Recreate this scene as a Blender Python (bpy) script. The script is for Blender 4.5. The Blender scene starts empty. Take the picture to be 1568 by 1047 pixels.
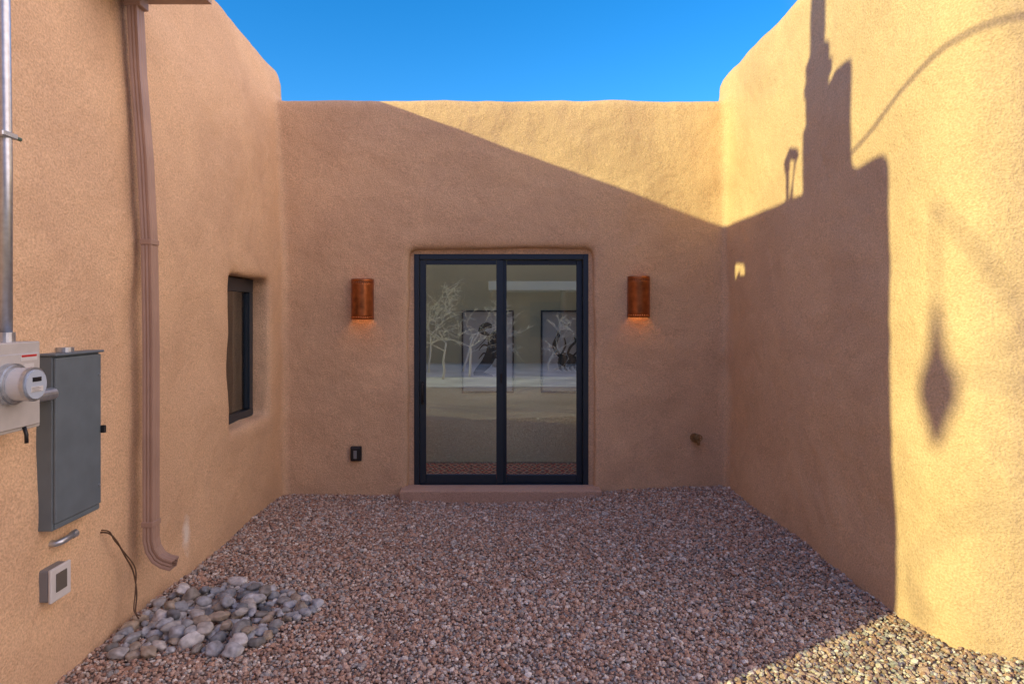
import bpy, bmesh, math, random
import numpy as np
from mathutils import Vector, Matrix, noise
random.seed(7); np.random.seed(7)
scene=bpy.context.scene
COL=scene.collection
HC=1.77; BY=6.67; F=1000.0; CX=762; CY=480
def P(x,y,Y): return Vector(((x-CX)/F*Y, Y, HC+(CY-y)/F*Y))

# ---------------------------------------------------------------- materials
def mat(name,col,rough=.6,metal=0,**kw):
    m=bpy.data.materials.new(name); m.use_nodes=True
    b=m.node_tree.nodes['Principled BSDF']
    b.inputs['Base Color'].default_value=(*col,1); b.inputs['Roughness'].default_value=rough
    b.inputs['Metallic'].default_value=metal
    nz=kw.get('noise')
    if nz:
        nt=m.node_tree; n=nt.nodes.new('ShaderNodeTexNoise'); n.inputs['Scale'].default_value=nz[0]; n.inputs['Detail'].default_value=3
        tc=nt.nodes.new('ShaderNodeTexCoord'); nt.links.new(tc.outputs['Object'],n.inputs['Vector'])
        r=nt.nodes.new('ShaderNodeValToRGB')
        a=nz[1]
        r.color_ramp.elements[0].position=.3; r.color_ramp.elements[1].position=.7
        r.color_ramp.elements[0].color=(*[c*(1-a) for c in col],1); r.color_ramp.elements[1].color=(*[min(1,c*(1+a)) for c in col],1)
        nt.links.new(n.outputs['Fac'],r.inputs['Fac']); nt.links.new(r.outputs['Color'],b.inputs['Base Color'])
        bp=nt.nodes.new('ShaderNodeBump'); bp.inputs['Strength'].default_value=kw.get('bump',.1); bp.inputs['Distance'].default_value=.01
        nt.links.new(n.outputs['Fac'],bp.inputs['Height']); nt.links.new(bp.outputs['Normal'],b.inputs['Normal'])
    return m

def stucco(name,col):
    m=bpy.data.materials.new(name); m.use_nodes=True; nt=m.node_tree; N=nt.nodes.new; L=nt.links.new
    b=nt.nodes['Principled BSDF']; b.inputs['Roughness'].default_value=.92
    b.inputs['Specular IOR Level'].default_value=.15
    tc=N('ShaderNodeTexCoord')
    n1=N('ShaderNodeTexNoise'); n1.inputs['Scale'].default_value=1.3; n1.inputs['Detail'].default_value=4; n1.inputs['Roughness'].default_value=.6; n1.inputs['Distortion'].default_value=.6
    n2=N('ShaderNodeTexNoise'); n2.inputs['Scale'].default_value=90; n2.inputs['Detail'].default_value=3
    n3=N('ShaderNodeTexNoise'); n3.inputs['Scale'].default_value=9; n3.inputs['Detail'].default_value=3
    for n in (n1,n2,n3): L(tc.outputs['Object'],n.inputs['Vector'])
    r=N('ShaderNodeValToRGB'); r.color_ramp.elements[0].position=.32; r.color_ramp.elements[1].position=.68
    r.color_ramp.elements[0].color=(col[0]*.88,col[1]*.86,col[2]*.88,1); r.color_ramp.elements[1].color=(*[c*1.06 for c in col],1)
    L(n1.outputs['Fac'],r.inputs['Fac'])
    mp=N('ShaderNodeMapRange'); mp.inputs['From Min'].default_value=.3; mp.inputs['From Max'].default_value=.7
    mp.inputs['To Min'].default_value=.77; mp.inputs['To Max'].default_value=1.12; L(n2.outputs['Fac'],mp.inputs['Value'])
    mx=N('ShaderNodeMix'); mx.data_type='RGBA'; mx.blend_type='MULTIPLY'; mx.inputs['Factor'].default_value=1
    L(r.outputs['Color'],mx.inputs[6]); L(mp.outputs['Result'],mx.inputs[7])
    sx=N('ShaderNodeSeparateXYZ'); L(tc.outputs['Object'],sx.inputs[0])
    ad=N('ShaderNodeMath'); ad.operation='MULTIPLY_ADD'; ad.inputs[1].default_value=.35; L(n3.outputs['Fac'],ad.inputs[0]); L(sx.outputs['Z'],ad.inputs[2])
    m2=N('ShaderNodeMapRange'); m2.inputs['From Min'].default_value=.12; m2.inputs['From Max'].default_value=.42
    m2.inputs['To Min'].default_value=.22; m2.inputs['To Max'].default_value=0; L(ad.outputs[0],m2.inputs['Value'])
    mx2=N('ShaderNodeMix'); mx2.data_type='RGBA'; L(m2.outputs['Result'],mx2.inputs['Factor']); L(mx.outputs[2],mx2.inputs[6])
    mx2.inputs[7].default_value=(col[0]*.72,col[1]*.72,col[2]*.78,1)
    vd=N('ShaderNodeVectorMath'); vd.operation='SUBTRACT'; L(tc.outputs['Object'],vd.inputs[0]); vd.inputs[1].default_value=(-2.2,4.62,.22)
    vm=N('ShaderNodeVectorMath'); vm.operation='MULTIPLY'; L(vd.outputs[0],vm.inputs[0]); vm.inputs[1].default_value=(3,16,5.5)
    vl=N('ShaderNodeVectorMath'); vl.operation='LENGTH'; L(vm.outputs[0],vl.inputs[0])
    a2=N('ShaderNodeMath'); a2.operation='MULTIPLY_ADD'; a2.inputs[1].default_value=1.6; L(n3.outputs['Fac'],a2.inputs[0]); L(vl.outputs['Value'],a2.inputs[2])
    m3=N('ShaderNodeMapRange'); m3.inputs['From Min'].default_value=1.1; m3.inputs['From Max'].default_value=1.8; m3.inputs['To Min'].default_value=.8; m3.inputs['To Max'].default_value=0
    L(a2.outputs[0],m3.inputs['Value'])
    mx3=N('ShaderNodeMix'); mx3.data_type='RGBA'; L(m3.outputs['Result'],mx3.inputs['Factor']); L(mx2.outputs[2],mx3.inputs[6]); mx3.inputs[7].default_value=(.85,.8,.7,1)
    L(mx3.outputs[2],b.inputs['Base Color'])
    b1=N('ShaderNodeBump'); b1.inputs['Strength'].default_value=.7; b1.inputs['Distance'].default_value=.009; L(n2.outputs['Fac'],b1.inputs['Height'])
    b2=N('ShaderNodeBump'); b2.inputs['Strength'].default_value=.4; b2.inputs['Distance'].default_value=.035; L(n3.outputs['Fac'],b2.inputs['Height'])
    L(b1.outputs['Normal'],b2.inputs['Normal']); L(b2.outputs['Normal'],b.inputs['Normal'])
    return m

def glassmat(name,tint,boost=1.6,add=.02):
    m=bpy.data.materials.new(name); m.use_nodes=True; nt=m.node_tree; nt.nodes.clear(); N=nt.nodes.new; L=nt.links.new
    o=N('ShaderNodeOutputMaterial'); t=N('ShaderNodeBsdfTransparent'); t.inputs[0].default_value=(*tint,1)
    g=N('ShaderNodeBsdfGlossy'); g.inputs['Roughness'].default_value=.0; g.inputs['Color'].default_value=(.9,.97,1,1)
    f=N('ShaderNodeFresnel'); f.inputs[0].default_value=1.5
    ma=N('ShaderNodeMath'); ma.operation='MULTIPLY_ADD'; ma.inputs[1].default_value=boost; ma.inputs[2].default_value=add; L(f.outputs[0],ma.inputs[0])
    mx=N('ShaderNodeMixShader'); L(ma.outputs[0],mx.inputs[0]); L(t.outputs[0],mx.inputs[1]); L(g.outputs[0],mx.inputs[2]); L(mx.outputs[0],o.inputs[0])
    return m

STC=(.76,.53,.325)
M_ST=stucco('stucco',STC)
M_FR=mat('bronze_frame',(.026,.042,.062),.35,.3)
M_GL=glassmat('door_glass',(.86,.93,.90),2.6,.18)
M_GLW=glassmat('window_glass',(.5,.5,.5))
M_COP=mat('aged_copper',(.36,.115,.035),.38,.75,noise=(14,.35),bump=.05)
M_DS=mat('downspout_paint',(.38,.255,.195),.5,0,noise=(6,.08),bump=.03)
M_GALV=mat('galvanised_steel',(.52,.56,.60),.35,.8,noise=(40,.12),bump=.02)
M_SOCK=mat('meter_enclosure_paint',(.50,.49,.46),.45,0,noise=(20,.05),bump=.02)
M_PAN=mat('panel_paint',(.135,.175,.20),.5,.1,noise=(9,.08),bump=.03)
M_BLK=mat('black_plastic',(.012,.012,.014),.4)
M_WHT=mat('white_plastic',(.62,.62,.6),.45,0,noise=(10,.05))
M_GRY=mat('grey_plastic',(.2,.21,.22),.5)
M_BRS=mat('brass',(.35,.24,.12),.45,.8,noise=(60,.3))
M_RED=mat('warning_label_red',(.5,.03,.03),.5)
M_WIRE=mat('cable_sheath',(.10,.055,.03),.6)
M_SILL=stucco('sill_stucco',(.62,.43,.31))

# ---------------------------------------------------------------- helpers
def obj(name,me,m=None,parent=None,smooth=False):
    o=bpy.data.objects.new(name,me); COL.objects.link(o)
    if m: me.materials.append(m)
    if parent: o.parent=parent
    if smooth:
        for p in me.polygons: p.use_smooth=True
    return o
def empty(name,loc=(0,0,0)):
    o=bpy.data.objects.new(name,None); o.empty_display_size=.1; COL.objects.link(o); return o
def pyd(name,v,f,m=None,parent=None,smooth=False):
    me=bpy.data.meshes.new(name); me.from_pydata([tuple(a) for a in v],[],f); me.update(); 
    return obj(name,me,m,parent,smooth)
def box(name,lo,hi,m=None,parent=None,bev=0,seg=2):
    bm=bmesh.new(); bmesh.ops.create_cube(bm,size=1)
    lo=Vector(lo);hi=Vector(hi)
    for v in bm.verts:
        v.co=Vector([lo[i]+(v.co[i]+.5)*(hi[i]-lo[i]) for i in range(3)])
    if bev: bmesh.ops.bevel(bm,geom=bm.edges[:],offset=bev,segments=seg,affect='EDGES',profile=.5)
    bmesh.ops.recalc_face_normals(bm,faces=bm.faces)
    me=bpy.data.meshes.new(name); bm.to_mesh(me); bm.free()
    return obj(name,me,m,parent)
def prism(poly,axis,a,b):
    def mk(p,t):
        if axis=='Y': return (p[0],t,p[1])
        if axis=='Z': return (p[0],p[1],t)
        return (t,p[0],p[1])
    n=len(poly); v=[mk(p,a) for p in poly]+[mk(p,b) for p in poly]
    f=[list(range(n)),list(range(2*n-1,n-1,-1))]+[[i,n+i,n+(i+1)%n,(i+1)%n] for i in range(n)]
    return v,f
def tube(name,pts,rad,sides=8,m=None,parent=None,rect=None,smooth=True,data=None):
    pts=[Vector(p) for p in pts]; n=len(pts)
    if not hasattr(rad,'__len__'): rad=[rad]*n
    V=[];Fc=[]
    prev=None
    for i,p in enumerate(pts):
        t=(pts[min(i+1,n-1)]-pts[max(i-1,0)]).normalized()
        if prev is None:
            ref=Vector((0,1,0)) if abs(t.y)<.9 else Vector((1,0,0))
            a=(ref-t*ref.dot(t)).normalized()
        else:
            a=(prev-t*prev.dot(t)).normalized()
        prev=a; b=t.cross(a)
        s=sides; ring=[p+(a*math.cos(2*math.pi*k/s)+b*math.sin(2*math.pi*k/s))*rad[i] for k in range(s)]
        V+=ring
    for i in range(n-1):
        for k in range(s):
            Fc.append([i*s+k,i*s+(k+1)%s,(i+1)*s+(k+1)%s,(i+1)*s+k])
    Fc.append(list(range(s))[::-1]); Fc.append([(n-1)*s+k for k in range(s)])
    if data is not None:
        off=len(data[0]); data[0].extend(V); data[1].extend([[q+off for q in f] for f in Fc]); return
    return pyd(name,V,Fc,m,parent,smooth)
def cat(pts,k=6):
    o=[];P_=[Vector(p) for p in pts]
    for i in range(len(P_)-1):
        a=P_[max(0,i-1)];b=P_[i];c=P_[i+1];d=P_[min(len(P_)-1,i+2)]
        for j in range(k):
            t=j/k; o.append(.5*((2*b)+(c-a)*t+(2*a-5*b+4*c-d)*t*t+(3*b-a-3*c+d)*t**3))
    o.append(P_[-1]); return o
def applied(o):
    dg=bpy.context.evaluated_depsgraph_get(); me=bpy.data.meshes.new_from_object(o.evaluated_get(dg)); return me
def fixn(me):
    bm=bmesh.new(); bm.from_mesh(me); bmesh.ops.recalc_face_normals(bm,faces=bm.faces); bm.to_mesh(me); bm.free()
def cyl(name,p0,p1,r,m,parent=None,sides=24):
    return tube(name,[p0,p1],r,sides,m,parent,smooth=False)

def g(x,y):
    z=-.03+.018*x
    z-=.10*math.exp(-(x/1.15)**2)*math.exp(-((BY-y)/.8)**2)
    z+=.012*noise.noise(Vector((x*1.1,y*1.1,0)))+.006*noise.noise(Vector((x*4,y*4,3)))
    return z

# ---------------------------------------------------------------- house walls
house=empty('adobe_house')
prof=[(-6,-.5),(-2.19,-.5),(-2.19,2.2),(-2.24,3.4),(-2.31,4.2),(-2.335,4.31),(-2.40,4.37),(-2.54,4.37),(-2.61,4.33),(-2.64,4.22),(-2.64,3.66),(-6,3.66)]
v,f=prism(prof,'Y',1.3,6.95)
v=[(x,y,z+(.16 if (y<2 and z>4) else 0)) for x,y,z in v]
left=pyd('leftwing',v,f); fixn(left.data)
cut1=box('c1',(-2.75,5.32,.79),(-1.5,6.29,2.10))
cut2=box('c2',(-3.0,3.42,3.72),(-1.5,3.82,4.12))
for c in (cut1,cut2):
    md=left.modifiers.new('b','BOOLEAN'); md.object=c; md.operation='DIFFERENCE'; md.solver='EXACT'
bpy.context.view_layer.update()
lm=applied(left); print('left faces',len(lm.polygons))
for o in (left,cut1,cut2): bpy.data.objects.remove(o)
bm=bmesh.new(); bm.from_mesh(lm)
def addp(v,f):
    vs=[bm.verts.new(a) for a in v]
    fs=[bm.faces.new([vs[i] for i in q]) for q in f]
    bmesh.ops.recalc_face_normals(bm,faces=fs)
bw=[(-2.5,-.5),(-2.5,3.93),(-2.3,3.95),(2.5,3.965),(2.6,3.93),(2.6,-.5),(.985,-.5),(.985,2.41),(.965,2.435),(-.895,2.435),(-.915,2.41),(-.915,-.5)]
addp(*prism(bw,'Y',BY,BY+.30))
addp(*prism([(-5.9,1.3),(-2.45,1.3),(-2.45,1.62),(-5.9,1.62)],'Z',3.3,4.48))
addp(*prism([(-2.70,1.68),(-2.38,1.68),(-2.38,2.26),(-2.70,2.26)],'Z',3.3,5.08))
addp(*prism([(-2.70,1.68),(-2.38,1.68),(-2.38,1.92),(-2.70,1.92)],'Z',5.0,5.24))
me=bpy.data.meshes.new('t'); bm.to_mesh(me); bm.free()
bm=bmesh.new()
poly=[(2.34,6.95),(2.34,3.78),(2.352,3.62),(2.39,3.47),(2.47,3.36),(2.6,3.29),(2.78,3.26),(5.6,3.22),(5.6,6.95)]
v,f=prism(poly,'Z',-.5,4.30); vs=[bm.verts.new(a) for a in v]
for q in f: bm.faces.new([vs[i] for i in q])
bmesh.ops.recalc_face_normals(bm,faces=bm.faces)
te=[e for e in bm.edges if all(abs(w.co.z-4.30)<1e-4 for w in e.verts)]
bmesh.ops.bevel(bm,geom=te,offset=.14,segments=3,affect='EDGES',profile=.5)
bmesh.ops.recalc_face_normals(bm,faces=bm.faces)
bm.from_mesh(me)
me2=bpy.data.meshes.new('walls'); bm.to_mesh(me2); bm.free()
walls=obj('walls',me2,M_ST,house)
md=walls.modifiers.new('r','REMESH'); md.mode='VOXEL'; md.voxel_size=.034; md.use_smooth_shade=True
md=walls.modifiers.new('s','SMOOTH'); md.factor=.5; md.iterations=9
tx=bpy.data.textures.new('undul','CLOUDS'); tx.noise_scale=.9; tx.noise_depth=1
md=walls.modifiers.new('d','DISPLACE'); md.texture=tx; md.strength=.065; md.mid_level=.5; md.texture_coords='GLOBAL'
tx2=bpy.data.textures.new('undul2','CLOUDS'); tx2.noise_scale=.28; tx2.noise_depth=2
md=walls.modifiers.new('d2','DISPLACE'); md.texture=tx2; md.strength=.02; md.mid_level=.5; md.texture_coords='GLOBAL'

box('door_sill',(-.985,6.53,-.35),(1.05,BY+.12,.0),M_SILL,house,bev=.018,seg=3)

# ---------------------------------------------------------------- sliding door
DY=BY+.09
door=empty('sliding_glass_door'); door.parent=house
def dbox(n,x0,x1,y0,y1,dy0,dy1,m=M_FR,bev=.003):
    a=P(x0,y0,DY); b=P(x1,y1,DY)
    return box(n,(a.x,DY+dy0,b.z),(b.x,DY+dy1,a.z),m,door,bev,1)
dbox('frame_left',634,642,389,747,0,.12); dbox('frame_right',893,901,389,747,0,.12)
dbox('frame_head',642.2,892.8,389,397,0,.12); dbox('threshold',642.2,892.8,741.5,747,-.01,.12)
dbox('slide_stile_l',642.5,652,397.5,741,.02,.055); dbox('slide_stile_r',760,771,397.5,741,.02,.055)
dbox('slide_top',652.2,759.8,397.5,405,.022,.053); dbox('slide_bottom',652.2,759.8,727,741,.022,.053)
dbox('fix_stile_l',766,776,397.5,741,.062,.1); dbox('fix_stile_r',884,892.6,397.5,741,.062,.1)
dbox('fix_top',776.2,883.8,397.5,405,.064,.098); dbox('fix_bottom',776.2,883.8,729,741,.064,.098)
jl=P(634,389,DY); jr=P(901,389,DY)
box('jamb_reveal_l',(-1.05,DY+.012,-.2),(jl.x-.001,DY+.21,2.6),M_ST,door); box('jamb_reveal_r',(jr.x+.001,DY+.012,-.2),(1.12,DY+.21,2.6),M_ST,door); box('head_reveal',(jl.x,DY+.012,jl.z+.001),(jr.x,DY+.21,2.6),M_ST,door)
def glass(n,x0,x1,y0,y1,dy):
    a=P(x0,y0,DY); b=P(x1,y1,DY); y=DY+dy
    pyd(n,[(a.x,y,a.z),(b.x,y,a.z),(b.x,y,b.z),(a.x,y,b.z)],[[0,1,2,3]],M_GL,door)
glass('glass_sliding',651,761,404,728,.038); glass('glass_fixed',775,885,404,730,.08)
a=P(647,602,DY)
box('handle_plate',(a.x-.014,DY+.01,a.z-.12),(a.x+.014,DY+.02,a.z+.12),M_BLK,door,.003)
tube('handle',[(a.x,DY+.02,a.z-.1),(a.x,DY-.03,a.z-.09),(a.x,DY-.035,a.z),(a.x,DY-.03,a.z+.09),(a.x,DY+.02,a.z+.1)],.009,8,M_BLK,door)
a=P(768,579,DY); box('latch',(a.x-.012,DY+.005,a.z-.05),(a.x+.006,DY+.02,a.z+.05),M_BLK,door,.003)

# ---------------------------------------------------------------- hallway interior
M_INT=mat('interior_plaster',(.80,.80,.54),.85,0,noise=(3,.04),bump=.05)
M_FLR=mat('hall_floor_tile',(.22,.15,.10),.5,0,noise=(5,.2))
hall=empty('hallway'); hall.parent=house
y0=BY+.302;y1=7.80;x0=-2.1;x1=2.2;zc=2.75
box('hall_floor',(x0,BY+.15,-.12),(x1,y1+.1,-.01),M_FLR,hall)
box('hall_back_wall',(x0,y1,-.0),(x1,y1+.12,zc+.3),M_INT,hall)
box('hall_end_wall_w',(x0-.1,y0,0),(x0,y1,zc+.3),M_INT,hall); box('hall_end_wall_e',(x1,y0,0),(x1+.1,y1,zc+.3),M_INT,hall)
box('hall_ceiling_s',(x0,y0,zc),(x1,y0+.08,zc+.12),M_INT,hall); box('hall_ceiling_w',(x0,y0+.081,zc),(-1.9,y1-.001,zc+.12),M_INT,hall); box('hall_ceiling_e',(1.9,y0+.081,zc),(x1,y1-.001,zc+.12),M_INT,hall)  # middle left open: unseen skylight added so the sky lights the hall
def rugmat():
    m=bpy.data.materials.new('rug_pattern'); m.use_nodes=True; nt=m.node_tree; N=nt.nodes.new; L=nt.links.new
    b=nt.nodes['Principled BSDF']; b.inputs['Roughness'].default_value=.95
    tc=N('ShaderNodeTexCoord'); mp=N('ShaderNodeMapping'); mp.inputs['Scale'].default_value=(11,6,1); L(tc.outputs['Object'],mp.inputs[0])
    v=N('ShaderNodeTexVoronoi'); v.distance='MANHATTAN'; v.inputs['Scale'].default_value=1; v.inputs['Randomness'].default_value=.2; L(mp.outputs[0],v.inputs['Vector'])
    r=N('ShaderNodeValToRGB'); r.color_ramp.interpolation='CONSTANT'
    e=r.color_ramp.elements; e[0].color=(.85,.65,.36,1); e[1].position=.2; e[1].color=(.06,.04,.06,1)
    x=e.new(.36); x.color=(.80,.10,.05,1); x=e.new(.6); x.color=(.8,.6,.36,1); x=e.new(.75); x.color=(.25,.07,.06,1)
    L(v.outputs['Distance'],r.inputs[0]); L(r.outputs[0],b.inputs['Base Color']); return m
box('rug',(-1.9,7.02,-.009),(2.1,7.70,.006),rugmat(),None,.003)
M_PAP=mat('art_paper',(.76,.78,.80),.7,0,noise=(3,.12)); M_INK=mat('ink',(.02,.02,.02),.8,0,noise=(12,.5)); M_AFR=mat('black_frame',(.010,.010,.012),.4)
def art(px0,px1,kind):
    rs=random.Random(kind); e=empty('framed_artwork'); A=P(px0,475,7.78); B=P(px1,601,7.78); y=7.78
    w=.02
    box('frame_top',(A.x,y-.02,A.z-w),(B.x,y+.018,A.z),M_AFR,e); box('frame_bottom',(A.x,y-.02,B.z),(B.x,y+.018,B.z+w),M_AFR,e)
    box('frame_left',(A.x,y-.02,B.z+w),(A.x+w,y+.018,A.z-w),M_AFR,e); box('frame_right',(B.x-w,y-.02,B.z+w),(B.x,y+.018,A.z-w),M_AFR,e)
    pyd('paper',[(A.x+w,y,A.z-w),(B.x-w,y,A.z-w),(B.x-w,y,B.z+w),(A.x+w,y,B.z+w)],[[0,3,2,1]],M_PAP,e)
    V=[];Fc=[]
    cx=(A.x+B.x)/2; cz=(A.z+B.z)/2
    def stroke(pts,ws):
        n=len(pts)
        for i,(px,pz) in enumerate(pts):
            q=pts[min(i+1,n-1)]; p=pts[max(0,i-1)]; t=Vector((q[0]-p[0],q[1]-p[1])).normalized()
            V.append((px-t.y*ws[i],y-.003,pz+t.x*ws[i])); V.append((px+t.y*ws[i],y-.003,pz-t.x*ws[i]))
            if i: k=len(V); Fc.append([k-4,k-3,k-1,k-2])
    def curve(pts,w0,w1,bulge=0):
        c=cat([(a,b,0) for a,b in pts],5); n=len(c)
        stroke([(cx+p.x,cz+p.y) for p in c],[w0+(w1-w0)*i/(n-1)+bulge*math.sin(math.pi*i/(n-1)) for i in range(n)])
    if kind==1:
        curve([(.02,.20),(.05,.1),(.04,-.02),(-.02,-.14),(-.12,-.24),(-.17,-.27)],.03,.012,.045)
        curve([(.03,.18),(.10,.22),(.13,.14),(.12,.06)],.015,.025,.02); curve([(0,.2),(-.08,.25),(-.02,.31),(.05,.30)],.015,.02,.02)
        for k in range(6):
            s=-1 if k%2 else 1; z=.1-.05*k; curve([(.04-.015*k,z),(.04+s*.09,z+.03),(.04+s*.15,z-.04)],.008,.003,.004)
        curve([(-.17,-.27),(-.06,-.27),(.06,-.29)],.014,.004,.01); curve([(.02,.22),(-.05,.12),(-.15,.02)],.005,.003); curve([(.03,.2),(.14,.05),(.16,-.15)],.005,.003)
    else:
        curve([(-.10,-.08),(0,-.10),(.14,-.12)],.03,.02,.06)
        curve([(-.08,-.06),(-.15,.06),(-.10,.2),(-.12,.25)],.02,.006,.012); curve([(.0,-.05),(.04,.05),(.10,.12),(.08,.2)],.012,.005,.006)
        curve([(-.1,-.1),(-.02,.06),(-.03,.16)],.01,.005,.004); curve([(.05,-.08),(.13,.0),(.17,-.02)],.008,.004,.004)
        for k in range(5):
            x=-.1+.06*k; curve([(x,-.12),(x+.02,-.2),(x+.05,-.23)],.012,.004,.006)
    me=bpy.data.meshes.new('ink_drawing'); me.from_pydata(V,[],Fc); obj('ink_drawing',me,M_INK,e)
art(707,787,1); art(828,908,2)

# ---------------------------------------------------------------- side window (left wing)
win=empty('casement_window'); win.parent=house
wx=-2.36; ya,yb,za,zb=5.33,6.25,.80,2.04
w=.05
box('frame_bottom',(wx-.04,ya,za),(wx+.02,yb,za+w+.02),M_FR,win,.003,1); box('frame_top',(wx-.04,ya,zb-w-.02),(wx+.02,yb,zb+.05),M_FR,win,.003,1)
box('frame_near',(wx-.038,ya,za+w+.021),(wx+.018,ya+w+.02,zb-w-.021),M_FR,win,.003,1); box('frame_far',(wx-.038,yb-w-.03,za+w+.021),(wx+.018,yb,zb-w-.021),M_FR,win,.003,1)
box('sash_near',(wx-.03,ya+w+.021,za+w+.03),(wx+.0,ya+w+.05,zb-w-.03),M_FR,win); box('sash_far',(wx-.03,yb-w-.062,za+w+.03),(wx+.0,yb-w-.032,zb-w-.03),M_FR,win)
pyd('pane',[(wx-.02,ya+.05,za+.05),(wx-.02,yb-.05,za+.05),(wx-.02,yb-.05,zb-.05),(wx-.02,ya+.05,zb-.05)],[[0,1,2,3]],M_GLW,win)
M_BACK=mat('dark_backing',(.22,.19,.15),.8)  # dark sheet behind the pane, its colour stands in for the unlit room
pyd('shade',[(wx-.1,ya-.02,za-.02),(wx-.1,yb+.02,za-.02),(wx-.1,yb+.02,zb+.02),(wx-.1,ya-.02,zb+.02)],[[0,1,2,3]],M_BACK,win)

# ---------------------------------------------------------------- ground
def gravelmat(name,island=True):
    m=bpy.data.materials.new(name); m.use_nodes=True; nt=m.node_tree; N=nt.nodes.new; L=nt.links.new
    b=nt.nodes['Principled BSDF']; b.inputs['Roughness'].default_value=.85; b.inputs['Specular IOR Level'].default_value=.25
    r=N('ShaderNodeValToRGB'); e=r.color_ramp.elements
    cols=[(0,(.38,.22,.15)),(.18,(.57,.37,.265)),(.32,(.23,.175,.145)),(.42,(.64,.46,.35)),(.55,(.44,.28,.205)),(.66,(.66,.57,.48)),(.74,(.30,.29,.275)),(.82,(.46,.43,.39)),(.90,(.84,.78,.68)),(1,(.56,.38,.275))]
    e[0].position=0;e[0].color=(*cols[0][1],1); e[1].position=1;e[1].color=(*cols[-1][1],1)
    for p,c in cols[1:-1]:
        x=e.new(p); x.color=(*c,1)
    tc=N('ShaderNodeTexCoord')
    if island:
        ge=N('ShaderNodeNewGeometry'); L(ge.outputs['Random Per Island'],r.inputs[0])
        n=N('ShaderNodeTexNoise'); n.inputs['Scale'].default_value=120; n.inputs['Detail'].default_value=2; L(tc.outputs['Object'],n.inputs['Vector'])
        mr=N('ShaderNodeMapRange'); mr.inputs['From Min'].default_value=.3; mr.inputs['From Max'].default_value=.7; mr.inputs['To Min'].default_value=.7; mr.inputs['To Max'].default_value=1.2; L(n.outputs['Fac'],mr.inputs[0])
        mx=N('ShaderNodeMix'); mx.data_type='RGBA'; mx.blend_type='MULTIPLY'; mx.inputs[0].default_value=1; L(r.outputs[0],mx.inputs[6]); L(mr.outputs[0],mx.inputs[7]); L(mx.outputs[2],b.inputs['Base Color'])
    else:
        v=N('ShaderNodeTexVoronoi'); v.inputs['Scale'].default_value=42; L(tc.outputs['Object'],v.inputs['Vector'])
        sp=N('ShaderNodeSeparateColor'); L(v.outputs['Color'],sp.inputs[0]); L(sp.outputs[0],r.inputs[0])
        n=N('ShaderNodeTexNoise'); n.inputs['Scale'].default_value=.35; n.inputs['Detail'].default_value=6; L(tc.outputs['Object'],n.inputs['Vector'])
        mr=N('ShaderNodeMapRange'); mr.inputs['From Min'].default_value=.35; mr.inputs['From Max'].default_value=.65; mr.inputs['To Min'].default_value=.5; mr.inputs['To Max'].default_value=.95; L(n.outputs['Fac'],mr.inputs[0])
        mx=N('ShaderNodeMix'); mx.data_type='RGBA'; mx.blend_type='MULTIPLY'; mx.inputs[0].default_value=1; L(r.outputs[0],mx.inputs[6]); L(mr.outputs[0],mx.inputs[7]); L(mx.outputs[2],b.inputs['Base Color'])
        bp=N('ShaderNodeBump'); bp.invert=True; bp.inputs['Strength'].default_value=.8; bp.inputs['Distance'].default_value=.02; L(v.outputs['Distance'],bp.inputs['Height']); L(bp.outputs[0],b.inputs['Normal'])
    return m
xs=[-400,-120,-40,-15,-8,-5]+[(-3+.15*i) for i in range(61)]+[8,15,40,120,400]
ys=[-400,-120,-40,-15,-8,-4,-2,0]+[1+.15*i for i in range(41)]+[9,15,40,120,400]
V=[(x,y,(g(x,y) if (abs(x)<7 and 0<y<8) else -.035)-.012) for y in ys for x in xs]
nx=len(xs); Fc=[[j*nx+i,j*nx+i+1,(j+1)*nx+i+1,(j+1)*nx+i] for j in range(len(ys)-1) for i in range(nx-1)]
pyd('ground',V,Fc,gravelmat('gravel_ground',False),None,True)
box('added_pale_slab',(-14,-9.6,-.12),(12,-2.4,-.025),mat('pale_slab',(.62,.61,.57),.85,0,noise=(1.2,.35),bump=.1),None,.01,1)  # added pale slab, brightens the ground mirrored in the door glass

t=(1+5**.5)/2
ico=np.array([(-1,t,0),(1,t,0),(-1,-t,0),(1,-t,0),(0,-1,t),(0,1,t),(0,-1,-t),(0,1,-t),(t,0,-1),(t,0,1),(-t,0,-1),(-t,0,1)],dtype=np.float64); ico/=np.linalg.norm(ico[0])
icf=np.array([(0,11,5),(0,5,1),(0,1,7),(0,7,10),(0,10,11),(1,5,9),(5,11,4),(11,10,2),(10,7,6),(7,1,8),(3,9,4),(3,4,2),(3,2,6),(3,6,8),(3,8,9),(4,9,5),(2,4,11),(6,2,10),(8,6,7),(9,8,1)])
S=.0185
pos=[]
for x in np.arange(-2.3,3.6,S):
    for y in np.arange(2.5,6.72,S):
        px=x+random.uniform(-.5,.5)*S; py=y+random.uniform(-.5,.5)*S
        if px>2.37 and py>3.42-.2*min(1,max(0,px-2.37)): continue
        if px<-2.21: continue
        if -.97<px<1.04 and py>6.55: continue
        pos.append((px,py,g(px,py)+random.uniform(-.006,.007)))
pos=np.array(pos); n=len(pos); print('stones',n)
sz=np.random.lognormal(math.log(.0112),.32,n)
sc=np.stack([np.ones(n),np.random.uniform(.6,.95,n),np.random.uniform(.45,.8,n)],1)*sz[:,None]
vv=ico[None]*(1+np.random.uniform(-.22,.22,(n,12,1)))*sc[:,None,:]
tx_=np.random.normal(0,.5,n); az=np.random.uniform(0,6.283,n); tz=np.random.uniform(0,6.283,n)
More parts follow.
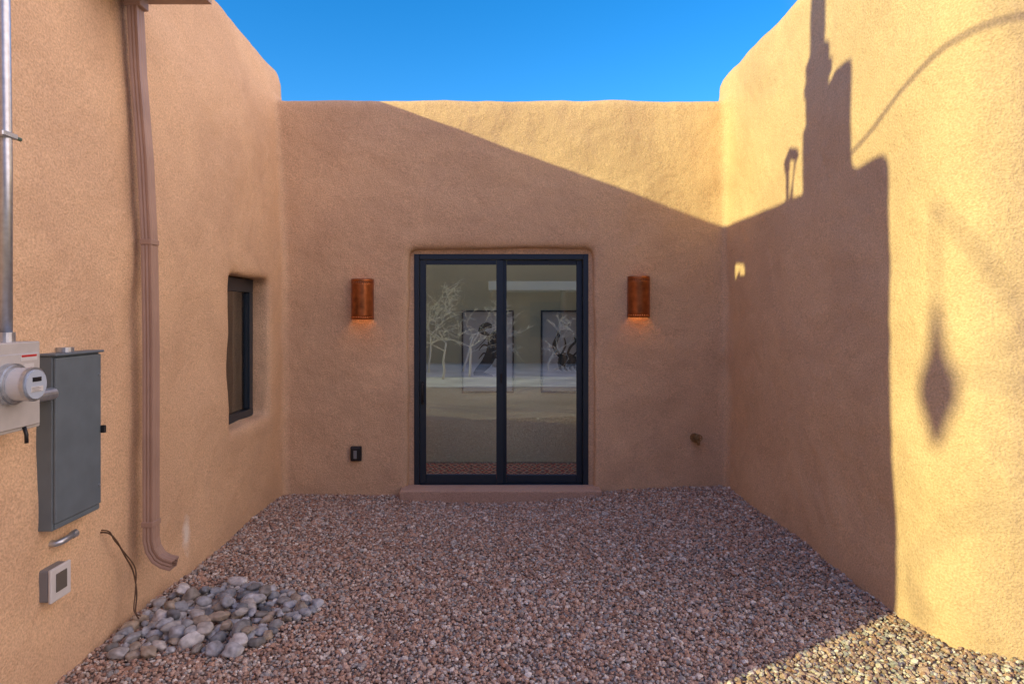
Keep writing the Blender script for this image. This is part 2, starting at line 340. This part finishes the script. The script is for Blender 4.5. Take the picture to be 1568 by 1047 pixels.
def rot(v,a,ax):
    c=np.cos(a)[:,None]; s=np.sin(a)[:,None]; i,j=[(1,2),(2,0),(0,1)][ax]; o=v.copy(); o[:,:,i]=c*v[:,:,i]-s*v[:,:,j]; o[:,:,j]=s*v[:,:,i]+c*v[:,:,j]; return o
vv=rot(rot(rot(vv,az,2),tx_,0),tz,2)+pos[:,None,:]
ff=(icf[None]+(np.arange(n)*12)[:,None,None]).reshape(-1,3)
me=bpy.data.meshes.new('gravel'); me.vertices.add(n*12); me.vertices.foreach_set('co',vv.reshape(-1).astype(np.float32))
me.loops.add(len(ff)*3); me.loops.foreach_set('vertex_index',ff.reshape(-1).astype(np.int32))
me.polygons.add(len(ff)); me.polygons.foreach_set('loop_start',np.arange(0,len(ff)*3,3,dtype=np.int32)); me.polygons.foreach_set('loop_total',np.full(len(ff),3,dtype=np.int32))
me.update(calc_edges=True); me.validate()
me.polygons.foreach_set('use_smooth',np.zeros(len(ff),dtype=bool))
obj('gravel',me,gravelmat('gravel_stones',True))

# river rocks
bi=bmesh.new(); bmesh.ops.create_icosphere(bi,subdivisions=3,radius=1); iv=[v.co.copy() for v in bi.verts]; ifc=[[v.index for v in f.verts] for f in bi.faces]; bi.free()
V=[];Fc=[]
def rock(c,s):
    off=len(V); sd=Vector((random.random()*50,random.random()*50,0)); R=Matrix.Rotation(random.uniform(0,6.28),3,'Z')@Matrix.Rotation(random.gauss(0,.3),3,'X')
    a=(s,s*random.uniform(.55,.88),s*random.uniform(.42,.66))
    for q in iv:
        d=1+.36*noise.noise(q*1.2+sd)+.07*noise.noise(q*3+sd); V.append(Vector(c)+R@Vector((q.x*a[0]*d,q.y*a[1]*d,q.z*a[2]*d)))
    Fc.extend([[i+off for i in f] for f in ifc])
placed=[]
tries=0
def inpile(x,y):
    return x>-2.14 and ((x+1.72)/.57)**2+((y-3.93)/.45)**2<1+.25*math.sin(5*math.atan2(y-3.93,x+1.72))
while tries<9000:
    tries+=1; x=random.uniform(-2.14,-1.05); y=random.uniform(3.3,4.5); s=random.choice([.03,.04,.045,.055,.07])
    if not inpile(x,y): continue
    if any((x-a)**2+(y-b)**2<((s+c)*.74)**2 for a,b,c in placed): continue
    placed.append((x,y,s)); rock((x,y,g(x,y)+s*.30+random.uniform(0,.012)),s)
for k in range(28):
    x=random.uniform(-2.05,-1.40); y=random.uniform(3.65,4.25); rock((x,y,g(x,y)+.055),random.uniform(.035,.065))
M_RR=mat('river_rock',(.3,.3,.3),.55)
nt=M_RR.node_tree; r=nt.nodes.new('ShaderNodeValToRGB'); e=r.color_ramp.elements; e[0].color=(.30,.32,.34,1); e[1].color=(.40,.33,.26,1); e[1].position=1
for p,c in [(.15,(.50,.52,.54)),(.28,(.13,.145,.16)),(.42,(.56,.53,.48)),(.56,(.28,.31,.34)),(.70,(.70,.69,.66)),(.78,(.20,.20,.19)),(.88,(.46,.38,.28))]:
    q=e.new(p); q.color=(*c,1)
ge=nt.nodes.new('ShaderNodeNewGeometry'); nt.links.new(ge.outputs['Random Per Island'],r.inputs[0])
n_=nt.nodes.new('ShaderNodeTexNoise'); n_.inputs['Scale'].default_value=28; n_.inputs['Detail'].default_value=5
tc=nt.nodes.new('ShaderNodeTexCoord'); nt.links.new(tc.outputs['Object'],n_.inputs['Vector'])
mr=nt.nodes.new('ShaderNodeMapRange'); mr.inputs['From Min'].default_value=.3; mr.inputs['From Max'].default_value=.7; mr.inputs['To Min'].default_value=.6; mr.inputs['To Max'].default_value=1.2; nt.links.new(n_.outputs['Fac'],mr.inputs[0])
mx=nt.nodes.new('ShaderNodeMix'); mx.data_type='RGBA'; mx.blend_type='MULTIPLY'; mx.inputs[0].default_value=1; nt.links.new(r.outputs[0],mx.inputs[6]); nt.links.new(mr.outputs[0],mx.inputs[7]); nt.links.new(mx.outputs[2],nt.nodes['Principled BSDF'].inputs['Base Color'])
pyd('river_rocks',V,Fc,M_RR,None,True)

# ---------------------------------------------------------------- copper sconces
M_GLOW=mat('lamp_bulb',(1,.6,.3),.5); M_GLOW.node_tree.nodes['Principled BSDF'].inputs['Emission Color'].default_value=(1,.5,.2,1); M_GLOW.node_tree.nodes['Principled BSDF'].inputs['Emission Strength'].default_value=4
def sconce(cx,cy0,cy1):
    a=P(cx,cy0,BY-.06); b=P(cx,cy1,BY-.06); r=.112; H=a.z-b.z; e=empty('copper_wall_sconce')
    na=64; zs=[0,.02,.032,.046,.064]+[.12,.2,.3]+[H-.064,H-.046,H-.032,H-.02,H]
    V=[];Fc=[]
    for z in zs:
        for i in range(na+1):
            th=math.pi*i/na; V.append((a.x-r*math.cos(th),BY+.0-.125*math.sin(th)-.01,b.z+z))
    for j in range(len(zs)-1):
        for i in range(na):
            if j in (1,len(zs)-4) and i%4 in (1,2): continue
            Fc.append([j*(na+1)+i,j*(na+1)+i+1,(j+1)*(na+1)+i+1,(j+1)*(na+1)+i])
    o=pyd('shade',V,Fc,M_COP,e,True); m=o.modifiers.new('s','SOLIDIFY'); m.thickness=.003
    box('side_flange_l',(a.x-r-.001,BY-.012,b.z),(a.x-r+.012,BY+.02,a.z),M_COP,e); box('side_flange_r',(a.x+r-.012,BY-.012,b.z),(a.x+r+.001,BY+.02,a.z),M_COP,e)
    box('back_plate',(a.x-r+.014,BY-.012,b.z+.05),(a.x+r-.014,BY+.02,a.z-.03),M_COP,e)
    cyl('lamp_socket',(a.x,BY-.055,b.z+.30),(a.x,BY-.055,b.z+.22),.02,M_BLK,e,12)
    bm=bmesh.new(); bmesh.ops.create_uvsphere(bm,u_segments=12,v_segments=8,radius=.028,matrix=Matrix.Translation((a.x,BY-.055,b.z+.19))); me=bpy.data.meshes.new('bulb'); bm.to_mesh(me); bm.free(); obj('bulb',me,M_GLOW,e,True)
    l=bpy.data.lights.new('sconce_lamp','POINT'); l.energy=1.0; l.color=(1,.50,.18); l.shadow_soft_size=.02
    lo=bpy.data.objects.new('lamp_light',l); lo.location=(a.x,BY-.06,b.z+.13); COL.objects.link(lo); lo.parent=e
sconce(553.5,427,489); sconce(979.5,423,486)

e=empty('outdoor_outlet_box'); a=P(545.5,694,BY)
box('back',(a.x-.056,BY-.03,a.z-.075),(a.x+.056,BY+.02,a.z+.075),M_BLK,e,.012,3)
box('cover_rim',(a.x-.05,BY-.055,a.z-.068),(a.x+.05,BY-.031,a.z+.068),M_BLK,e,.014,3)
box('receptacle_window',(a.x-.017,BY-.06,a.z-.042),(a.x+.017,BY-.0552,a.z+.04),M_GRY,e,.002,1)
e=empty('hose_bib'); a=P(1064,670,BY)
cyl('flange',(a.x,BY+.02,a.z),(a.x,BY-.035,a.z),.045,M_BRS,e)
cyl('body',(a.x,BY-.036,a.z),(a.x,BY-.10,a.z),.018,M_BRS,e,14)
tube('spout',[(a.x,BY-.08,a.z),(a.x,BY-.11,a.z-.012),(a.x,BY-.125,a.z-.05)],.015,12,M_BRS,e)
V=[];Fc=[];d=(V,Fc)
for k in range(5):
    an=k*2*math.pi/5; tube('x',[(a.x,BY-.12,a.z+.02),(a.x+.03*math.cos(an),BY-.125,a.z+.02+.03*math.sin(an))],.005,6,data=d)
tube('x',[(a.x+.033*math.cos(k*math.pi/8),BY-.125,a.z+.02+.033*math.sin(k*math.pi/8)) for k in range(17)],.006,6,data=d)
tube('x',[(a.x,BY-.08,a.z),(a.x,BY-.13,a.z+.02)],.009,8,data=d)
pyd('valve_handle',V,Fc,M_BRS,e,True)

# ---------------------------------------------------------------- downspout + canale
e=empty('downspout'); Yd=3.92
path=[(-2.18,Yd,3.70),(-2.155,Yd,3.2),(-2.115,Yd,2.7),(-2.09,Yd,2.2),(-2.08,Yd,1.6),(-2.08,Yd,.9),(-2.08,Yd,.42),(-2.067,Yd,.36),(-2.035,Yd,.31),(-1.995,Yd,.285),(-1.94,Yd,.27)]
prof=[]
hw,hd=.042,.030
for sx,sy,ex,ey in [(-1,-1,1,-1),(1,-1,1,1),(1,1,-1,1),(-1,1,-1,-1)]:
    for k in range(6):
        q=k/6; x=sx+(ex-sx)*q; y=sy+(ey-sy)*q; ins=.90 if k in(2,4) else 1.0
        if sx==ex: x*=ins
        else: y*=ins
        prof.append((x*hw,y*hd))
V=[];Fc=[];n=len(prof); pv=[Vector(p) for p in path]
for i,p in enumerate(pv):
    t=(pv[min(i+1,len(pv)-1)]-pv[max(0,i-1)]).normalized(); A=Vector((0,1,0)); B=t.cross(A).normalized()
    for (u,w) in prof: V.append(p+A*u+B*w)
for i in range(len(pv)-1):
    for k in range(n): Fc.append([i*n+k,i*n+(k+1)%n,(i+1)*n+(k+1)%n,(i+1)*n+k])
o=pyd('pipe',V,Fc,M_DS,e); m=o.modifiers.new('s','SOLIDIFY'); m.thickness=.003
for z,x in ((2.2,-2.09),(.52,-2.08)):
    box('joint_band',(x-.036,Yd-.047,z-.02),(x+.036,Yd+.047,z+.012),M_DS,e,.003,1)
V,Fc=prism([(-.28,0),(.28,0),(.28,.06),(.27,.06),(.27,.012),(-.27,.012),(-.27,.06),(-.28,.06)],'X',-2.55,-1.76)
V=[(x,y+3.74,z+3.67) for x,y,z in V]
sc_=empty('roof_scupper'); pyd('trough',V,Fc,M_DS,sc_)
box('outlet_collar',(-2.22,Yd-.05,3.60),(-2.12,Yd+.05,3.669),M_DS,sc_,.004,1)

# ---------------------------------------------------------------- electrical equipment
e=empty('electric_meter')
box('socket_enclosure',(-2.25,2.52,1.27),(-2.035,2.905,1.648),M_SOCK,e,.006,2)
box('socket_cover',(-2.036,2.535,1.285),(-2.024,2.89,1.6),M_SOCK,e,.004,1)
my,mz=2.70,1.478
cyl('ring',(-2.03,my,mz),(-1.995,my,mz),.086,M_GALV,e,40)
cyl('ring_lip',(-1.996,my,mz),(-1.985,my,mz),.080,M_GALV,e,40)
cyl('glass_body',(-1.99,my,mz),(-1.915,my,mz),.068,M_WHT,e,40)
cyl('rim_band',(-1.93,my,mz),(-1.913,my,mz),.071,M_GALV,e,40)
cyl('glass_face',(-1.9135,my,mz),(-1.905,my,mz),.060,mat('meter_face',(.45,.53,.62),.1),e,40)
box('display',(-1.906,my-.025,mz+.012),(-1.9025,my+.025,mz+.03),M_BLK,e); box('name_plate',(-1.906,my-.035,mz-.03),(-1.9025,my+.035,mz-.008),M_WHT,e)
for k in range(4): box('plate_line',(-1.903,my-.03,mz-.028+.005*k),(-1.9015,my+.02-.01*(k%2),mz-.0265+.005*k),M_GRY,e)
box('warning_label',(-2.0245,2.77,1.568),(-2.0225,2.87,1.596),M_WHT,e); box('label_stripe',(-2.0226,2.775,1.584),(-2.0215,2.865,1.593),M_RED,e)
box('rating_label',(-2.0245,2.79,1.535),(-2.0225,2.85,1.555),M_WHT,e)
cyl('nipple',(-2.12,2.90,1.39),(-2.12,3.11,1.39),.03,M_GALV,e,16); cyl('nipple_nut',(-2.085,2.90,1.40),(-2.085,2.935,1.40),.032,M_GALV,e,6)
tube('latch',[(-2.03,2.8,1.285),(-2.02,2.8,1.25),(-2.02,2.8,1.215)],.008,8,M_BLK,e)

e=empty('breaker_panel')
box('body',(-2.27,3.10,.735),(-2.115,3.465,1.565),M_PAN,e,.004,2)
box('door_leaf',(-2.114,3.104,.77),(-2.100,3.459,1.557),M_PAN,e,.004,2)
box('rain_hood',(-2.27,3.092,1.566),(-2.090,3.473,1.578),M_PAN,e,.004,1)
box('bottom_flange',(-2.116,3.11,.742),(-2.106,3.455,.767),M_PAN,e,.002,1)
box('hasp',(-2.10,3.45,1.14),(-2.076,3.467,1.18),M_BLK,e,.003,1)
cyl('hub',(-2.16,3.26,1.579),(-2.16,3.26,1.602),.04,M_GALV,e,20)
for z in (.87,1.45): cyl('screw',(-2.10,3.44,z),(-2.094,3.44,z),.006,M_GALV,e,8)

e=empty('service_mast')
tube('conduit',[(-2.10,2.79,1.64),(-2.10,2.79,2.4),(-2.115,2.79,3.4),(-2.14,2.79,4.62)],.024,20,M_GALV,e)
cyl('hub',(-2.10,2.79,1.648),(-2.10,2.79,1.69),.034,M_GALV,e,20)
tube('weatherhead',[(-2.14,2.79,4.60),(-2.14,2.79,4.68),(-2.12,2.75,4.73),(-2.10,2.68,4.70),(-2.09,2.65,4.66)],[.035,.05,.052,.045,.03],14,M_GALV,e)
for z in (2.53,):
    box('pipe_strap',(-2.25,2.735,z-.012),(-2.072,2.825,z+.012),M_GALV,e,.004,1)
    cyl('strap_bolt',(-2.09,2.82,z),(-2.09,2.86,z),.009,mat('bolt',(.12,.2,.15),.5,.5),e,8)
for k in range(3):
    tube('drip_loop',cat([(-2.09,2.66+.01*k,4.67),(-2.07,2.74,4.5),(-2.05,2.74+.03*k,4.30-.03*k),(-2.06,2.58+.02*k,4.28),(-2.08,2.50,4.45),(-2.12,2.45,4.56)],4),.011,8,M_BLK,e)
pts=cat([(-2.12,2.45,4.56),(-2.13,1.89,4.50),(-2.16,.84,4.96),(-2.2,-1,5.85),(-2.5,-6,7.6),(-3,-12,8.5),(-3,-18.26,8.95)],5)
o=tube('overhead_cable',pts,.011,8,M_BLK)
e=empty('utility_pole'); M_POLE=mat('weathered_wood',(.14,.10,.07),.9,0,noise=(8,.3))
tube('pole',[(-3,-18.2,-.1),(-3,-18.2,9.3)],[.16,.11],12,M_POLE,e); box('crossarm',(-4.2,-18.32,8.6),(-1.8,-18.2,8.74),M_POLE,e,.01)
for k in (-4,-3.5,-2.4,-1.95): cyl('insulator',(k,-18.26,8.74),(k,-18.26,8.9),.04,M_GRY,e,10)
e=empty('chimney_flue')
tube('pipe',[(-2.54,2.09,4.98),(-2.54,2.09,5.5),(-2.54,2.09,5.55),(-2.54,2.06,6.6)],[.16,.16,.10,.10],20,M_GALV,e); cyl('storm_collar',(-2.54,2.08,5.30),(-2.54,2.08,5.36),.19,M_GALV,e,20)
tube('rain_cap',[(-2.54,2.06,6.6),(-2.54,2.06,6.7),(-2.54,2.06,6.72),(-2.54,2.06,6.82)],[.11,.12,.2,.03],20,M_GALV,e)

e=empty('junction_box')
box('body',(-2.27,3.13,.382),(-2.155,3.27,.535),M_GRY,e,.008,2)
box('cover',(-2.154,3.126,.377),(-2.138,3.275,.54),M_WHT,e,.006,2)
box('inner_window',(-2.1375,3.16,.42),(-2.134,3.24,.51),mat('smoked_window',(.13,.12,.10),.2),e,.002,1)
e=empty('conduit_stub')
tube('stub',[(-2.25,3.20,.645),(-2.165,3.20,.645),(-2.15,3.21,.648),(-2.145,3.24,.65),(-2.145,3.30,.655)],.016,14,M_GALV,e); cyl('cap',(-2.145,3.295,.655),(-2.145,3.32,.657),.020,M_GALV,e,14)
pts=[(-2.24,3.62,.555),(-2.16,3.62,.555),(-2.13,3.65,.50),(-2.12,3.71,.40),(-2.11,3.78,.28),(-2.10,3.80,.15),(-2.09,3.77,.05),(-2.06,3.75,.02)]
tube('loose_cable',cat(pts),.0045,6,M_WIRE)
pts2=[(p[0]+.006*math.sin(i*2),p[1]+.014*math.cos(i*1.7),p[2]+.01) for i,p in enumerate(pts)]
o=tube('second_strand',cat(pts2),.0035,6,M_WIRE); o.parent=bpy.data.objects['loose_cable']

# ---------------------------------------------------------------- surroundings behind camera
M_BARK=mat('bark',(.17,.13,.10),.9,0,noise=(6,.3))
def tree(name,base,H,seed,r0=.12,depth=5,spread=.55,up=.25,m=M_BARK,thin=.006,extra=None):
    rs=random.Random(seed); d=([],[])
    def br(p,dr,L,r,k):
        pts=[p];rad=[r];n=4
        for i in range(n):
            dr=(dr+Vector((rs.gauss(0,.16),rs.gauss(0,.16),rs.gauss(0,.1)+up*.12))).normalized(); p=p+dr*L/n; pts.append(p); rad.append(r*(1-.4*(i+1)/n))
        tube('x',pts,rad,5 if k>1 else 8,data=d)
        if k<depth:
            for q in range(rs.choice([2,3,3])):
                st=pts[rs.choice([2,3,4,4])]; nd=(dr+Vector((rs.gauss(0,spread),rs.gauss(0,spread),rs.gauss(.05,spread*.6)))).normalized()
                br(st,nd,L*rs.uniform(.6,.8),max(thin,rad[-1]*.72),k+1)
    br(Vector(base),Vector((0,0,1)),H*.3,r0,0)
    if extra: tube('x',extra,[.04]+[.013]*(len(extra)-2)+[.010],6,data=d)
    return pyd(name,d[0],d[1],m,None,True)
fx,fy,fz=-8.55,-2.52,5.50
tree('bare_tree',(-10.2,-4.9,-.05),11.0,5,.13,4,.5,.25,M_BARK,.012,[(-10.1,-4.8,4.6),(-9.8,-4.0,5.8),(-9.1,-3.1,6.4),(fx,fy,6.5)])
tree('bare_tree',(-2.6,-6.5,-.05),4.8,9,.07,5,thin=.01)
M_BR2=mat('dry_shrub',(.66,.60,.48),.9)
for i,(x,y,h) in enumerate([(-1.5,-4.2,3.6),(-.8,-4.9,3.0),(-2.1,-6.2,3.8),(-1.1,-6.8,4.2),(1.6,-7.0,2.6),(3.4,-6.4,2.2)]):
    tree('bare_shrub',(x,y,-.05),h,20+i,.035,5,.75,.1,M_BR2,.009)
e=empty('bird_feeder')
tube('body',[(fx,fy,fz-.32),(fx,fy,fz-.18),(fx,fy,fz-.05),(fx,fy,fz+.05),(fx,fy,fz+.2),(fx,fy,fz+.46)],[.02,.07,.12,.11,.05,.02],14,M_POLE,e)
tube('hanger',[(fx,fy,fz+.46),(fx,fy,fz+1.0)],.010,6,M_POLE,e)
e=empty('adobe_house')
box('walls',(-16,-16,-.3),(14,-10.5,3.9),stucco('brown_stucco',(.26,.175,.12)),e,.15,4)
box('portal_roof',(-.3,-10.5,2.55),(7,-8.2,2.85),mat('portal_fascia',(.6,.58,.5),.7),e,.02)
for x in (-.1,2.2,4.5,6.8): cyl('portal_post',(x,-8.4,-.05),(x,-8.4,2.55),.09,M_POLE,e,12)
for x in (-9,-5,1.2,4.2): box('window',(x,-10.47,.9),(x+1.3,-10.52,2.2),M_FR,e)
box('door',(2.9,-10.46,0),(3.8,-10.52,2.1),M_POLE,e)

# ---------------------------------------------------------------- light
SD=Vector((1,.554,-.378)).normalized(); el=math.asin(-SD.z); azs=math.atan2(-SD.x,-SD.y)
w=bpy.data.worlds.new("World"); scene.world=w; w.use_nodes=True; nt=w.node_tree; N=nt.nodes.new; L=nt.links.new
sky=N('ShaderNodeTexSky'); sky.sky_type='NISHITA'; sky.sun_disc=False; sky.sun_elevation=el; sky.sun_rotation=azs%(2*math.pi); sky.altitude=2100; sky.dust_density=.15; sky.air_density=1.0; sky.ozone_density=2.5
hs=N('ShaderNodeHueSaturation'); hs.inputs['Saturation'].default_value=1.35; hs.inputs['Value'].default_value=2.0
bg=nt.nodes['Background']; bg.inputs['Strength'].default_value=.15
L(sky.outputs[0],hs.inputs['Color'])
# unseen cloud added to lift the shade: south, overhead, brighter east; clear north
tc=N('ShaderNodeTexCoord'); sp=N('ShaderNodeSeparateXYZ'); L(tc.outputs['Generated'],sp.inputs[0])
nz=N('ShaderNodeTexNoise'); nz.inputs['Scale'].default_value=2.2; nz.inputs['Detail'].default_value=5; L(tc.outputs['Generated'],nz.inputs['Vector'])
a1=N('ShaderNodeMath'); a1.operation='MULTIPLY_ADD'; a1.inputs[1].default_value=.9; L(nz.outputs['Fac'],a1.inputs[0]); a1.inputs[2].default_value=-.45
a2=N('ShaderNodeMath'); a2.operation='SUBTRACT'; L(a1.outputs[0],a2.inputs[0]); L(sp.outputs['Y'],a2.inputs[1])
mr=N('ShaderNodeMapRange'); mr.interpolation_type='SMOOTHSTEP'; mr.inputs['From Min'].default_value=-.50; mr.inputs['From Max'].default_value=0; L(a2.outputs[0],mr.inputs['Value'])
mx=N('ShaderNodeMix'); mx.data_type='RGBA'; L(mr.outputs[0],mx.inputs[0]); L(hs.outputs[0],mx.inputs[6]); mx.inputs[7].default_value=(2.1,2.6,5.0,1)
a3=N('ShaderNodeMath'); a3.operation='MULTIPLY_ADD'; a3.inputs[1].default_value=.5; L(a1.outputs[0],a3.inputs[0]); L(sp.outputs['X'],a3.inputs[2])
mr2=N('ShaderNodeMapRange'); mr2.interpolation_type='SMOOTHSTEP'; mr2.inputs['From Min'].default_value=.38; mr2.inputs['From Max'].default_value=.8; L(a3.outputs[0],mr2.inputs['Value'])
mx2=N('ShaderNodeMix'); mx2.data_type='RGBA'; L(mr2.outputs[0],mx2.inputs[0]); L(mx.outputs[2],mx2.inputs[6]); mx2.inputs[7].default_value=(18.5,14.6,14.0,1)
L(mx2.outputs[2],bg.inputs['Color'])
s=bpy.data.lights.new('sun','SUN'); s.energy=5; s.angle=math.radians(.5); s.color=(1,.95,.42)
so=bpy.data.objects.new('sun',s); COL.objects.link(so); so.rotation_euler=SD.to_track_quat('-Z','Y').to_euler(); so.location=(-10,-6,8)

cam=bpy.data.cameras.new('camera'); co=bpy.data.objects.new('camera',cam); COL.objects.link(co); scene.camera=co
co.location=(0,0,HC); co.rotation_euler=(math.radians(90),0,0)
cam.sensor_width=36; cam.lens=36*F/1568; cam.shift_x=(784-CX)/1568; cam.shift_y=-(523.5-CY)/1568; cam.clip_end=2000; cam.clip_start=.05
scene.view_settings.view_transform='Standard'; scene.view_settings.look='None'; scene.view_settings.exposure=0
